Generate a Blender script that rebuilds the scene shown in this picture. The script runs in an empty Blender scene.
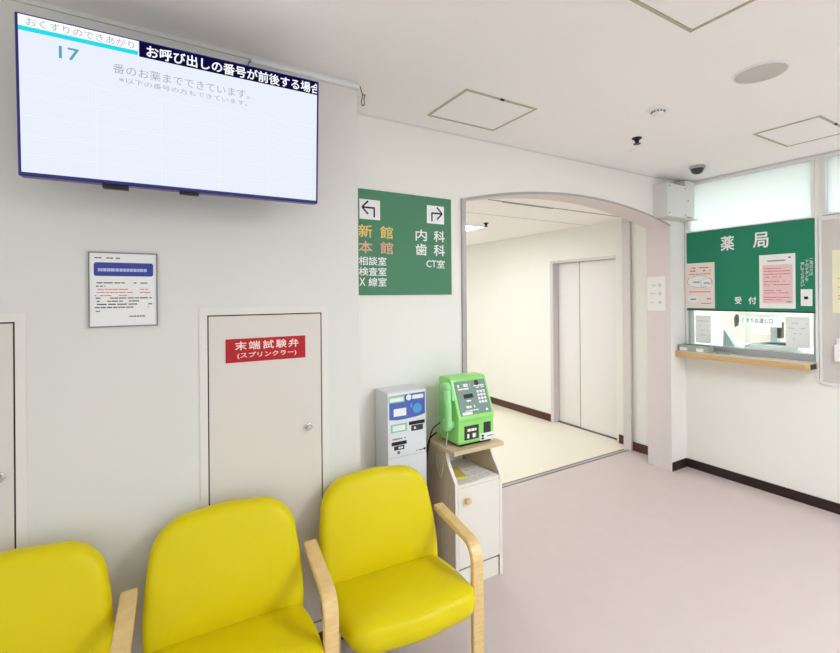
import bpy, bmesh, math, random
from mathutils import Vector, Matrix
R = math.radians
SC = bpy.context.scene
COL = SC.collection
random.seed(7)

# ------------------------------------------------------------ camera, world, exposure
cam_data = bpy.data.cameras.new('camera')
cam = bpy.data.objects.new('camera', cam_data)
COL.objects.link(cam)
F_PX, CY_PX, YAW, PITCH, ROLL = 447.365, 295.02, 30.709, 0.069, -0.472
cam_data.sensor_fit = 'HORIZONTAL'
cam_data.sensor_width = 36.0
cam_data.lens = F_PX / 840.0 * 36.0
cam_data.shift_y = -(326.5 - CY_PX) / 840.0
cam_data.clip_start = 0.02
ya, pi_, ro = R(YAW), R(PITCH), R(ROLL)
fw = Vector((math.sin(ya)*math.cos(pi_), math.cos(ya)*math.cos(pi_), math.sin(pi_)))
rt = Vector((math.cos(ya), -math.sin(ya), 0)); up = rt.cross(fw)
r2 = rt*math.cos(ro) + up*math.sin(ro); u2 = up*math.cos(ro) - rt*math.sin(ro)
m3 = Matrix((r2, u2, -fw)).transposed()
cam.matrix_world = Matrix.Translation((0, 0, 1.55)) @ m3.to_4x4()
SC.camera = cam

world = bpy.data.worlds.new('world'); SC.world = world
world.use_nodes = True
world.node_tree.nodes['Background'].inputs[0].default_value = (.90, .97, 1.04, 1)
world.node_tree.nodes['Background'].inputs[1].default_value = 1.0
SC.view_settings.view_transform = 'Standard'
SC.view_settings.look = 'None'
SC.view_settings.gamma = 1.0
SC.view_settings.use_curve_mapping = False
SC.view_settings.exposure = 0.17
HALL_E, HALL_LEFT_E, CORR_E, PHARM_E = 38.5, 5.0, 14.5, 17.5      # strength of the ceiling panels

# ------------------------------------------------------------ materials
def lin(c):
    return tuple(((v/255)/12.92 if v/255 <= 0.04045 else ((v/255+0.055)/1.055)**2.4) for v in c)
def mat(name, rgb, rough=0.5, spec=0.5, metal=0.0, noise=0.0, nscale=40.0, bump=0.0, bscale=200.0, emit=None, es=1.0, coat=0.0):
    m = bpy.data.materials.new(name); m.use_nodes = True
    nt = m.node_tree; b = nt.nodes['Principled BSDF']
    c = lin(rgb)
    b.inputs['Base Color'].default_value = (*c, 1)
    b.inputs['Roughness'].default_value = rough
    b.inputs['Specular IOR Level'].default_value = spec
    b.inputs['Metallic'].default_value = metal
    b.inputs['Coat Weight'].default_value = coat
    tc = None
    if noise or bump:
        tc = nt.nodes.new('ShaderNodeTexCoord')
    if noise:
        n = nt.nodes.new('ShaderNodeTexNoise'); n.inputs['Scale'].default_value = nscale; n.inputs['Detail'].default_value = 4
        nt.links.new(tc.outputs['Object'], n.inputs['Vector'])
        mx = nt.nodes.new('ShaderNodeMix'); mx.data_type = 'RGBA'
        mx.inputs['A'].default_value = (*[v*(1-noise) for v in c], 1)
        mx.inputs['B'].default_value = (*[min(1, v*(1+noise)) for v in c], 1)
        nt.links.new(n.outputs['Fac'], mx.inputs['Factor'])
        nt.links.new(mx.outputs['Result'], b.inputs['Base Color'])
    if bump:
        n2 = nt.nodes.new('ShaderNodeTexNoise'); n2.inputs['Scale'].default_value = bscale; n2.inputs['Detail'].default_value = 2
        nt.links.new(tc.outputs['Object'], n2.inputs['Vector'])
        bp = nt.nodes.new('ShaderNodeBump'); bp.inputs['Strength'].default_value = bump; bp.inputs['Distance'].default_value = 0.002
        nt.links.new(n2.outputs['Fac'], bp.inputs['Height']); nt.links.new(bp.outputs['Normal'], b.inputs['Normal'])
    if emit:
        b.inputs['Emission Color'].default_value = (*lin(emit), 1)
        b.inputs['Emission Strength'].default_value = es
    return m
def wood_mat(name, c1, c2, rough=0.4, scale=(3, 3, 40), rot=(0, 0, 0)):
    m = bpy.data.materials.new(name); m.use_nodes = True
    nt = m.node_tree; b = nt.nodes['Principled BSDF']; b.inputs['Roughness'].default_value = rough
    tc = nt.nodes.new('ShaderNodeTexCoord'); mp = nt.nodes.new('ShaderNodeMapping')
    mp.inputs['Scale'].default_value = scale; mp.inputs['Rotation'].default_value = rot
    nt.links.new(tc.outputs['Object'], mp.inputs['Vector'])
    n = nt.nodes.new('ShaderNodeTexNoise'); n.inputs['Scale'].default_value = 4; n.inputs['Detail'].default_value = 6; n.inputs['Distortion'].default_value = .6
    nt.links.new(mp.outputs['Vector'], n.inputs['Vector'])
    cr = nt.nodes.new('ShaderNodeValToRGB')
    cr.color_ramp.elements[0].position = .3; cr.color_ramp.elements[0].color = (*lin(c1), 1)
    cr.color_ramp.elements[1].position = .7; cr.color_ramp.elements[1].color = (*lin(c2), 1)
    nt.links.new(n.outputs['Fac'], cr.inputs['Fac']); nt.links.new(cr.outputs['Color'], b.inputs['Base Color'])
    return m
def glow_mat(name, rgb, s):
    m = bpy.data.materials.new(name); m.use_nodes = True
    nt = m.node_tree; nt.nodes.remove(nt.nodes['Principled BSDF'])
    e = nt.nodes.new('ShaderNodeEmission'); e.inputs[0].default_value = (*lin(rgb), 1); e.inputs[1].default_value = s
    nt.links.new(e.outputs[0], nt.nodes['Material Output'].inputs['Surface'])
    return m
def clear_glass(name):
    m = bpy.data.materials.new(name); m.use_nodes = True
    nt = m.node_tree; nt.nodes.remove(nt.nodes['Principled BSDF'])
    t = nt.nodes.new('ShaderNodeBsdfTransparent'); t.inputs[0].default_value = (.95, .98, .97, 1)
    g = nt.nodes.new('ShaderNodeBsdfGlossy'); g.inputs['Roughness'].default_value = .03
    fr = nt.nodes.new('ShaderNodeFresnel'); fr.inputs[0].default_value = 1.35
    mx = nt.nodes.new('ShaderNodeMixShader')
    nt.links.new(fr.outputs[0], mx.inputs[0]); nt.links.new(t.outputs[0], mx.inputs[1]); nt.links.new(g.outputs[0], mx.inputs[2])
    nt.links.new(mx.outputs[0], nt.nodes['Material Output'].inputs['Surface'])
    return m
def frosted(name):
    m = bpy.data.materials.new(name); m.use_nodes = True
    nt = m.node_tree; nt.nodes.remove(nt.nodes['Principled BSDF'])
    t = nt.nodes.new('ShaderNodeBsdfTranslucent'); t.inputs[0].default_value = (.92, .97, .97, 1)
    d = nt.nodes.new('ShaderNodeBsdfDiffuse'); d.inputs[0].default_value = (.85, .9, .9, 1)
    mx = nt.nodes.new('ShaderNodeMixShader'); mx.inputs[0].default_value = .3
    nt.links.new(t.outputs[0], mx.inputs[1]); nt.links.new(d.outputs[0], mx.inputs[2])
    nt.links.new(mx.outputs[0], nt.nodes['Material Output'].inputs['Surface'])
    return m

def thin_paper(name):
    m = bpy.data.materials.new(name); m.use_nodes = True
    nt = m.node_tree; nt.nodes.remove(nt.nodes['Principled BSDF'])
    t = nt.nodes.new('ShaderNodeBsdfTranslucent'); t.inputs[0].default_value = (.96, .96, .95, 1)
    d = nt.nodes.new('ShaderNodeBsdfDiffuse'); d.inputs[0].default_value = (.96, .96, .95, 1)
    mx = nt.nodes.new('ShaderNodeMixShader'); mx.inputs[0].default_value = .3
    nt.links.new(t.outputs[0], mx.inputs[1]); nt.links.new(d.outputs[0], mx.inputs[2])
    nt.links.new(mx.outputs[0], nt.nodes['Material Output'].inputs['Surface'])
    return m

M = {}
M['wall'] = mat('wall_paint', (228, 226, 219), .75, .3, noise=.012, nscale=3, bump=.05, bscale=120)
M['wall_white'] = mat('wall_paint_white', (246, 243, 236), .7, .3, noise=.01, nscale=3, bump=.05, bscale=120)
M['pier'] = mat('pier_pinkish_grey', (226, 216, 213), .6, .3, noise=.01, nscale=3, bump=.04, bscale=120)
M['ceil'] = mat('ceiling_paint', (254, 250, 248), .9, .2, noise=.015, nscale=2, bump=.06, bscale=90)
M['floor'] = mat('pink_vinyl_floor', (211, 196, 191), .27, .45, noise=.03, nscale=9, bump=.02, bscale=30)
M['floor_c'] = mat('cream_vinyl_floor', (242, 234, 214), .3, .45, noise=.02, nscale=8, bump=.02, bscale=30)
M['base_brown'] = mat('brown_baseboard', (88, 52, 46), .5, .4, noise=.06, nscale=30)
M['base_dark'] = mat('dark_baseboard', (42, 27, 25), .5, .4, noise=.06, nscale=30)
M['trim'] = mat('grey_metal_trim', (182, 178, 176), .4, .5, metal=.3, noise=.02)
M['trim_dark'] = mat('dark_metal_trim', (120, 115, 110), .4, .5, metal=.5, noise=.03)
M['door'] = mat('door_cream', (226, 218, 209), .55, .4, noise=.012, nscale=5, bump=.03)
M['doorframe'] = mat('door_frame_cream', (233, 229, 221), .55, .4, noise=.012, nscale=5)
M['gap'] = mat('shadow_gap', (60, 48, 30), .8, .2, noise=.05)
M['chrome'] = mat('chrome', (200, 198, 194), .22, .5, metal=1.0, noise=.02)
M['black'] = mat('black_plastic', (22, 21, 23), .45, .4, noise=.08)
M['darkgrey'] = mat('dark_grey_plastic', (62, 62, 64), .5, .4, noise=.06)
M['bezel'] = mat('glossy_bezel_blue_glow', (36, 32, 120), .3, .5, noise=.05)  # blue LED glow on the bezel painted into its base colour
M['green'] = mat('green_board', (34, 132, 100), .6, .35, noise=.07, nscale=140)
M['green_sign'] = mat('green_sign_board', (80, 138, 104), .6, .35, noise=.07, nscale=140)
M['white'] = mat('white_paint', (247, 247, 245), .5, .4, noise=.008)
M['paper'] = mat('white_paper', (244, 243, 240), .8, .2, noise=.008)
M['yellow_text'] = mat('yellow_letters', (236, 208, 120), .5, .3, noise=.02)
M['pink_text'] = mat('pink_letters', (228, 180, 150), .5, .3, noise=.02)
M['ink'] = mat('black_ink', (38, 36, 38), .7, .2, noise=.05)
M['greyink'] = mat('grey_ink', (130, 128, 130), .7, .2, noise=.05)
M['redink'] = mat('red_ink', (216, 110, 108), .7, .2, noise=.05)
M['red'] = mat('red_plate', (184, 10, 28), .45, .4, noise=.05, nscale=80)
M['redsign_text'] = mat('cream_letters', (250, 226, 214), .5, .3, noise=.02)
M['blueband'] = mat('blue_band', (64, 78, 160), .6, .3, noise=.06, nscale=200)
M['lav'] = mat('pale_blue_letters', (190, 196, 228), .6, .3, noise=.03)
M['vinyl'] = mat('yellow_vinyl', (225, 206, 2), .42, .28, noise=.025, nscale=6, bump=.12, bscale=380)
M['seam'] = mat('yellow_vinyl_seam', (196, 160, 8), .5, .4, noise=.05)
M['birch'] = wood_mat('birch_plywood', (228, 190, 124), (240, 208, 150), .35, (6, 6, 30))
M['rail'] = wood_mat('pale_wood_rail', (200, 160, 128), (214, 178, 146), .4, (2, 30, 30))
M['stand_wood'] = wood_mat('pale_veneer', (224, 212, 192), (234, 224, 206), .45, (20, 20, 2))
M['stand_side'] = wood_mat('oak_veneer_side', (198, 178, 150), (212, 194, 166), .5, (20, 20, 2))
M['stand_top'] = wood_mat('oak_veneer', (206, 180, 140), (222, 200, 164), .45, (2, 20, 20))
M['stand_door'] = mat('cream_laminate', (240, 235, 226), .45, .4, noise=.01)
M['shelf_wood'] = wood_mat('counter_wood', (208, 168, 112), (220, 184, 130), .4, (20, 2, 20))
M['shelf_top'] = mat('counter_laminate', (238, 230, 216), .35, .4, noise=.01)
M['phone'] = mat('lime_plastic', (154, 230, 122), .32, .5, noise=.03, nscale=20, coat=.2)
M['phone_hs'] = mat('pale_green_plastic', (160, 230, 156), .32, .5, noise=.03, nscale=20, coat=.2)
M['phone_plate'] = mat('grey_green_plate', (124, 150, 140), .35, .5, metal=.2, noise=.05, nscale=60)
M['panel_dark'] = mat('dark_green_panel', (34, 48, 30), .35, .5, noise=.1)
M['machine'] = mat('machine_white', (236, 238, 242), .45, .4, noise=.01)
M['machine_side'] = mat('machine_grey_white', (226, 227, 230), .45, .4, noise=.01)
M['mblue'] = mat('machine_blue_label', (84, 106, 190), .45, .4, noise=.03)
M['mcyan'] = mat('machine_light_blue', (90, 165, 226), .45, .4, noise=.03)
M['mgreen'] = mat('machine_green_label', (150, 212, 176), .5, .4, noise=.03)
M['yellowpaper'] = mat('pale_yellow_paper', (242, 237, 204), .8, .2, noise=.02)
M['leaflet_yellow'] = mat('yellow_booklet', (226, 212, 96), .6, .3, noise=.05)
M['pinkpaper'] = mat('pink_paper', (240, 206, 208), .8, .2, noise=.02)
M['creampaper'] = mat('cream_paper', (244, 230, 221), .8, .2, noise=.02)
M['noticeboard'] = mat('grey_fabric_board', (216, 208, 203), .9, .2, noise=.03, nscale=200)
M['white_frame'] = mat('white_aluminium', (238, 238, 236), .4, .5, noise=.01)
M['sash'] = mat('grey_aluminium', (176, 180, 180), .35, .5, metal=.4, noise=.02)
M['tray'] = mat('grey_green_tray', (176, 182, 170), .5, .4, noise=.02)
M['mat_dark'] = mat('dark_green_mat', (70, 88, 62), .8, .2, noise=.1)
M['glass'] = clear_glass('clear_glass')
M['frost'] = frosted('frosted_glass')
M['thin_paper'] = thin_paper('thin_paper')
M['teal'] = mat('dark_teal_plastic', (60, 96, 110), .4, .4, noise=.05)
M['pale_teal'] = mat('pale_teal_acrylic', (206, 228, 228), .3, .4, noise=.03)
M['elev'] = mat('elevator_door_paint', (242, 236, 233), .4, .4, noise=.008)
M['elev_frame'] = mat('elevator_frame_steel', (222, 214, 213), .4, .5, metal=.0, noise=.01)
M['elev_seam'] = mat('door_seam', (110, 96, 92), .7, .2, noise=.03)
M['speaker_g'] = mat('speaker_grille', (206, 200, 194), .7, .3, noise=.08, nscale=500)
M['hatchline'] = mat('hatch_frame', (190, 182, 160), .5, .4, metal=.2, noise=.05)
M['box'] = mat('grey_steel_box', (226, 225, 220), .5, .4, noise=.01)
M['dome'] = mat('smoked_dome', (50, 47, 34), .15, .6, noise=.1)
M['cordgrey'] = mat('grey_cord', (178, 172, 150), .5, .4, noise=.04)
M['screen'] = glow_mat('screen_white', (236, 243, 255), .88)
M['scr_white'] = glow_mat('screen_pure_white', (250, 252, 255), .95)
M['scr_navy'] = glow_mat('screen_navy', (14, 14, 62), .88)
M['scr_cyan'] = glow_mat('screen_cyan', (40, 222, 240), .88)
M['scr_teal'] = glow_mat('screen_teal', (90, 166, 196), .88)
M['scr_grey'] = glow_mat('screen_grey_text', (168, 178, 192), .88)
M['scr_grid'] = glow_mat('screen_grid', (243, 248, 255), .90)
M['lamp_hall'] = glow_mat('lamp_hall', (240, 250, 255), HALL_E)
M['lamp_hall_left'] = glow_mat('lamp_hall_left', (240, 250, 255), HALL_LEFT_E)
M['lamp_corr'] = glow_mat('lamp_corridor', (246, 251, 255), CORR_E)
M['lamp_pharm'] = glow_mat('lamp_pharmacy', (244, 252, 255), PHARM_E)

# ------------------------------------------------------------ builders
class MB:
    def __init__(s): s.bm = bmesh.new()
    def _join(s, b):
        me = bpy.data.meshes.new('t'); b.to_mesh(me); b.free(); s.bm.from_mesh(me); bpy.data.meshes.remove(me); return s
    def box(s, x0, x1, y0, y1, z0, z1, bev=0.0, seg=2):
        b = bmesh.new(); bmesh.ops.create_cube(b, size=1)
        for v in b.verts:
            v.co = Vector(((x0+x1)/2+v.co.x*(x1-x0), (y0+y1)/2+v.co.y*(y1-y0), (z0+z1)/2+v.co.z*(z1-z0)))
        if bev: bmesh.ops.bevel(b, geom=b.edges[:], offset=bev, segments=seg, affect='EDGES', profile=.5)
        return s._join(b)
    def prism(s, pts, a0, a1, axis='x', bev=0.0, seg=2):
        # pts: 2D outline in the other two axes (order y,z for x; x,z for y; x,y for z)
        b = bmesh.new()
        def P(p, a):
            return {'x': (a, p[0], p[1]), 'y': (p[0], a, p[1]), 'z': (p[0], p[1], a)}[axis]
        v0 = [b.verts.new(P(p, a0)) for p in pts]; v1 = [b.verts.new(P(p, a1)) for p in pts]
        b.faces.new(v0); b.faces.new(v1[::-1]); n = len(pts)
        for i in range(n): b.faces.new((v0[i], v1[i], v1[(i+1) % n], v0[(i+1) % n]))
        bmesh.ops.recalc_face_normals(b, faces=b.faces[:])
        if bev: bmesh.ops.bevel(b, geom=b.edges[:], offset=bev, segments=seg, affect='EDGES', profile=.5)
        return s._join(b)
    def ring(s, outer, inner, a0, a1, axis='y'):
        b = bmesh.new(); n = len(outer)
        def P(p, a):
            return {'x': (a, p[0], p[1]), 'y': (p[0], a, p[1]), 'z': (p[0], p[1], a)}[axis]
        o0 = [b.verts.new(P(p, a0)) for p in outer]; o1 = [b.verts.new(P(p, a1)) for p in outer]
        i0 = [b.verts.new(P(p, a0)) for p in inner]; i1 = [b.verts.new(P(p, a1)) for p in inner]
        for i in range(n):
            j = (i+1) % n
            b.faces.new((o0[i], o0[j], i0[j], i0[i])); b.faces.new((o1[j], o1[i], i1[i], i1[j]))
            b.faces.new((o0[j], o0[i], o1[i], o1[j])); b.faces.new((i0[i], i0[j], i1[j], i1[i]))
        bmesh.ops.recalc_face_normals(b, faces=b.faces[:])
        return s._join(b)
    def frame(s, x0, x1, z0, z1, w, y0, y1):
        return s.ring([(x0, z0), (x1, z0), (x1, z1), (x0, z1)], [(x0+w, z0+w), (x1-w, z0+w), (x1-w, z1-w), (x0+w, z1-w)], y0, y1)
    def lathe(s, prof, c=(0, 0, 0), axis='z', n=32):
        b = bmesh.new(); rings = []
        for r, h in prof:
            if r <= 1e-6:
                rings.append([b.verts.new((0, 0, h))])
            else:
                rings.append([b.verts.new((r*math.cos(2*math.pi*k/n), r*math.sin(2*math.pi*k/n), h)) for k in range(n)])
        for A, B in zip(rings, rings[1:]):
            for k in range(n):
                k2 = (k+1) % n
                if len(A) == 1 and len(B) > 1: b.faces.new((A[0], B[k], B[k2]))
                elif len(B) == 1 and len(A) > 1: b.faces.new((A[k], B[0], A[k2]))
                elif len(A) > 1: b.faces.new((A[k], B[k], B[k2], A[k2]))
        if len(rings[0]) > 1: b.faces.new(rings[0])
        if len(rings[-1]) > 1: b.faces.new(rings[-1])
        bmesh.ops.recalc_face_normals(b, faces=b.faces[:])
        T = Matrix.Identity(4)
        if axis == 'y': T = Matrix.Rotation(R(90), 4, 'X')     # h -> -y
        if axis == 'x': T = Matrix.Rotation(R(-90), 4, 'Y')    # h -> -x
        bmesh.ops.transform(b, matrix=Matrix.Translation(c) @ T, verts=b.verts[:])
        return s._join(b)
    def tube(s, pts, r, n=8, sub=1):
        pts = [Vector(p) for p in pts]
        if sub > 1:
            out = []
            for i in range(len(pts)-1):
                p0, p1, p2, p3 = pts[max(0, i-1)], pts[i], pts[i+1], pts[min(len(pts)-1, i+2)]
                for k in range(sub):
                    t = k/sub
                    out.append(.5*((2*p1)+(-p0+p2)*t+(2*p0-5*p1+4*p2-p3)*t*t+(-p0+3*p1-3*p2+p3)*t**3))
            pts = out + [pts[-1]]
        rad = r if isinstance(r, (list, tuple)) else None
        b = bmesh.new(); rings = []; nrm = None
        for i, p in enumerate(pts):
            d = (pts[min(i+1, len(pts)-1)] - pts[max(i-1, 0)]).normalized()
            if nrm is None:
                nrm = d.orthogonal().normalized()
            nrm = (nrm - d*nrm.dot(d)).normalized(); bn = d.cross(nrm)
            rr = r if rad is None else rad[0] + (rad[1]-rad[0])*i/(len(pts)-1)
            rings.append([b.verts.new(p + nrm*rr*math.cos(2*math.pi*k/n) + bn*rr*math.sin(2*math.pi*k/n)) for k in range(n)])
        for A, B in zip(rings, rings[1:]):
            for k in range(n): b.faces.new((A[k], A[(k+1) % n], B[(k+1) % n], B[k]))
        b.faces.new(rings[0][::-1]); b.faces.new(rings[-1])
        bmesh.ops.recalc_face_normals(b, faces=b.faces[:])
        return s._join(b)
    def cushion(s, outline, T, frame_fn, edge=.035, bulge=.02, inner=6):
        """a padded slab: outline in (u,w); frame_fn(u,w,d) -> xyz, d = depth in -T/2..T/2 (front = +)"""
        cx = sum(p[0] for p in outline)/len(outline); cy = sum(p[1] for p in outline)/len(outline)
        ext = max(abs(p[0]-cx) for p in outline)
        prof = []                                   # (inset distance, depth)
        for k in range(inner):                      # front face from the centre out
            f = k/inner
            prof.append(('s', f, T/2 + bulge*(1-f*f)))
        for k in range(7):
            a = R(90 - 30*k)
            prof.append(('i', edge*(1-math.cos(a)), (T/2-edge)*(1 if k < 3 else (-1 if k > 3 else 0)) + edge*math.sin(a) if k != 3 else 0))
        for k in range(inner-1, -1, -1):
            prof.append(('s', k/inner, -T/2))
        b = bmesh.new(); rings = []
        n = len(outline)
        for kind, q, d in prof:
            ring = []
            if kind == 's':
                q2 = q*(1-edge/ext)
                if q == 0:
                    rings.append([b.verts.new(frame_fn(cx, cy, d))]); continue
                for u, w in outline: ring.append(b.verts.new(frame_fn(cx+(u-cx)*q2, cy+(w-cy)*q2, d)))
            else:
                q2 = 1 - q/ext
                for u, w in outline: ring.append(b.verts.new(frame_fn(cx+(u-cx)*q2, cy+(w-cy)*q2, d)))
            rings.append(ring)
        for A, B in zip(rings, rings[1:]):
            for k in range(n):
                k2 = (k+1) % n
                if len(A) == 1: b.faces.new((A[0], B[k], B[k2]))
                elif len(B) == 1: b.faces.new((A[k], B[0], A[k2]))
                else: b.faces.new((A[k], B[k], B[k2], A[k2]))
        bmesh.ops.recalc_face_normals(b, faces=b.faces[:])
        return s._join(b)
    def build(s, name, m, parent=None, smooth=None, loc=None):
        me = bpy.data.meshes.new(name); s.bm.to_mesh(me); s.bm.free()
        me.materials.append(M[m])
        if smooth:
            for p in me.polygons: p.use_smooth = True
            try: me.set_sharp_from_angle(angle=R(smooth))
            except Exception: pass
        o = bpy.data.objects.new(name, me); COL.objects.link(o)
        if parent: o.parent = parent
        if loc: o.location = loc
        return o
def build_each(mb, name, m, parent=None, smooth=None):
    # every separate piece becomes an object of its own
    bm = mb.bm; seen = set(); out = []
    for v in bm.verts:
        if v in seen: continue
        stack = [v]; isl = []; seen.add(v)
        while stack:
            a = stack.pop(); isl.append(a)
            for e in a.link_edges:
                b_ = e.other_vert(a)
                if b_ not in seen: seen.add(b_); stack.append(b_)
        idx = {a: i for i, a in enumerate(isl)}
        one = MB(); nv = [one.bm.verts.new(a.co) for a in isl]
        fs = {f for a in isl for f in a.link_faces}
        for f in fs: one.bm.faces.new([nv[idx[a]] for a in f.verts])
        bmesh.ops.recalc_face_normals(one.bm, faces=one.bm.faces[:])
        out.append(one.build(name, m, parent, smooth))
    bm.free()
    return out
def tag(o, label=None, cat=None, group=None, kind=None):
    if label: o['label'] = label
    if cat: o['category'] = cat
    if group: o['group'] = group
    if kind: o['kind'] = kind
    return o
def thing(name, label, cat, loc=(0, 0, 0), rz=0.0, group=None):
    o = bpy.data.objects.new(name, None); COL.objects.link(o)
    o.empty_display_size = .05
    o.location = loc; o.rotation_euler = (0, 0, R(rz))
    return tag(o, label, cat, group, 'thing')
def struct(o):
    o['kind'] = 'structure'; return o
def copy_tree(o, parent=None):
    c = o.copy(); COL.objects.link(c)
    if parent: c.parent = parent
    for ch in list(o.children): copy_tree(ch, c)
    return c
def text_verts(string, vertical=False):
    cu = bpy.data.curves.new('t', 'FONT'); cu.body = string; cu.size = 1.0; cu.resolution_u = 3
    cu.extrude = 0.0
    ob = bpy.data.objects.new('t', cu); COL.objects.link(ob)
    dg = bpy.context.evaluated_depsgraph_get()
    me = bpy.data.meshes.new_from_object(ob.evaluated_get(dg))
    vs = [v.co.copy() for v in me.vertices]; fs = [tuple(p.vertices) for p in me.polygons]
    bpy.data.objects.remove(ob); bpy.data.curves.remove(cu); bpy.data.meshes.remove(me)
    return vs, fs
def letters(mb, string, x0, x1, z0, z1, y=-.0012, bold=0.0):
    """fit the string into the box x0..x1, z0..z1 of the local plane that faces -y"""
    vs, fs = text_verts(string)
    if not vs: return
    ax, bx = min(v.x for v in vs), max(v.x for v in vs); ay, by = min(v.y for v in vs), max(v.y for v in vs)
    sx = (x1-x0)/max(1e-6, bx-ax); sz = (z1-z0)/max(1e-6, by-ay)
    offs = [(0, 0)] + ([(bold, 0), (-bold, 0), (0, bold), (0, -bold)] if bold else [])
    for i, (dx, dz) in enumerate(offs):
        nv = [mb.bm.verts.new((x0+(v.x-ax)*sx+dx, y-.00004*i, z0+(v.y-ay)*sz+dz)) for v in vs]
        for f in fs:
            try: mb.bm.faces.new([nv[k] for k in f])
            except ValueError: pass
def lines(mb, x0, x1, z, h, y=-.0012, seed=0, wmin=.06, wmax=.25, fill=.8):
    """a line of writing too small to read: short strokes"""
    rg = random.Random(seed); L = x1-x0; x = x0
    while x < x1-.004*L:
        w = min(x1-x, L*rg.uniform(wmin, wmax))
        if rg.random() < fill: mb.box(x, x+w*.86, y-.0002, y, z-h/2, z+h/2)
        x += w

# ------------------------------------------------------------ the setting
YA, YB, XC, H, HC = 1.929, 2.238, 4.099, 2.538, 2.314
struct(MB().box(-3.6, 7.2, -3.35, 2.785, -.12, 0).build('floor', 'floor'))
struct(MB().box(1.0, 4.6, 2.785, 9.2, -.12, 0).build('floor_corridor', 'floor_c'))
struct(MB().box(-3.6, 4.25, -3.35, 2.24, H, H+.12).build('ceiling', 'ceil'))
struct(MB().box(1.0, 4.6, 2.44, 9.2, HC, HC+.1).build('ceiling_corridor', 'ceil'))
struct(MB().box(-3.6, .815, YA, YB+.15, 0, H).build('wall_left', 'wall'))
struct(MB().box(-3.75, -3.6, 1.25, YA, 0, H).box(-3.75, -3.6, -3.35, 1.25, 2.48, H).build('wall_side', 'wall'))
GR = -3.2                                      # open front added behind the camera so the sky brightens the ceiling
rw = MB(); rw.box(-3.75, 4.25, GR-.15, GR, 2.48, H)
struct(rw.build('wall_rear', 'wall'))
def added_glazing(n, pts_axis, a0, a1, fixed):
    f = MB()
    k = 5
    for i in range(k+1):
        a = a0 + (a1-a0)*i/k
        if pts_axis == 'x': f.box(a-.03, a+.03, fixed-.08, fixed-.02, 0, 2.48)
        else: f.box(fixed-.08, fixed-.02, a-.03, a+.03, 0, 2.48)
    struct(f.build('window_%d' % n, 'sash'))  # paneless frames, unseen, added with the openings that let in fill light
added_glazing(3, 'x', -3.55, 4.05, GR)
added_glazing(4, 'y', -3.15, 1.2, -3.6)  # added side opening, out of view, for more sky light
# the arched wall: one solid with the arched opening cut out of it
AX0, AX1, AZ, ACX = 1.63, 3.868, 2.142, 2.75
def arch(x, rise=.138, half=1.119):
    rad = (half*half+rise*rise)/(2*rise); dx = x-ACX
    return AZ+rise-(rad-math.sqrt(rad*rad-dx*dx))
NA = 40
curve = [(AX0+(AX1-AX0)*k/NA) for k in range(NA+1)]
outl = [(.80, 0), (AX0, 0)] + [(x, arch(x)) for x in curve] + [(AX1, 0), (XC, 0), (XC, H), (.80, H)]
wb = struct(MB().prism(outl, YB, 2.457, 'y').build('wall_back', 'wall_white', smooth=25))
wb.data.materials.append(M['pier'])                # the pier's inner side and the arch soffit take a pinkish grey material
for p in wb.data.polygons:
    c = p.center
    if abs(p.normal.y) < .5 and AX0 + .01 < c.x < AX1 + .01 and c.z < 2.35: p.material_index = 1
# the return behind the pier, the corridor walls
struct(MB().box(4.074, 4.4, 2.457, 2.74, 0, HC).build('wall_return', 'wall_white'))
cw = MB()
cw.box(4.15, 4.4, 2.74, 2.977, 0, HC); cw.box(4.15, 4.4, 3.877, 9.2, 0, HC); cw.box(4.15, 4.4, 2.977, 3.877, 1.955, HC); cw.box(4.27, 4.4, 2.977, 3.877, 0, 1.955)
struct(cw.build('wall_corridor', 'wall_white'))
struct(MB().box(1.0, 1.15, 2.457, 9.2, 0, HC).build('wall_corridor_left', 'wall_white'))
struct(MB().box(1.0, 4.4, 9.2, 9.35, 0, HC).build('wall_corridor_end', 'wall_white'))
# counter wall with the service opening and the windows over it
GY0, GY1 = 1.315, 2.217           # the green board and the hatch under it
W = MB()
W.box(XC, 4.22, -3.35, YB, 0, 1.035)
W.box(XC, 4.22, GY1, YB, 1.035, 2.51); W.box(XC, 4.22, 1.272, GY0, 1.035, 2.51)
W.box(XC, 4.22, -3.35, 1.272, 1.035, 2.095)
W.box(XC, 4.22, -3.35, .2, 2.095, H)
W.box(XC, 4.22, .2, YB, 2.51, H)
W.box(XC+.02, 4.22, GY0, GY1, 1.415, 2.085)
struct(W.build('wall_right', 'wall_white'))
# pharmacy room behind
PH = MB()
PH.box(6.6, 6.7, -1.5, 3.2, 0, H); PH.box(4.22, 6.7, 2.9, 3.0, 0, H); PH.box(4.22, 6.7, -1.5, -1.4, 0, H)
PH.box(4.22, 6.7, -1.5, 3.0, H, H+.1)
struct(PH.build('wall_pharmacy', 'wall_white'))

# baseboards
struct(MB().box(XC-.008, XC, -3.35, YB-.008, 0, .075).build('baseboard_right', 'base_dark'))
struct(MB().box(AX1+.004, XC-.008, YB-.008, YB, 0, .075).build('baseboard_pier', 'base_dark'))
struct(MB().box(4.066, 4.074, 2.457, 2.74, 0, .085).build('baseboard_return', 'base_brown'))
b = MB(); b.box(4.142, 4.15, 3.881, 9.2, 0, .09); b.box(4.142, 4.15, 2.83, 2.95, 0, .09)
struct(b.build('baseboard_corridor', 'base_brown'))
struct(MB().box(-3.6, .815, YA-.006, YA, 0, .07).build('baseboard_left', 'base_brown'))
struct(MB().box(.823, 1.625, YB-.006, YB, 0, .07).build('baseboard_back', 'base_brown'))
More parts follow.
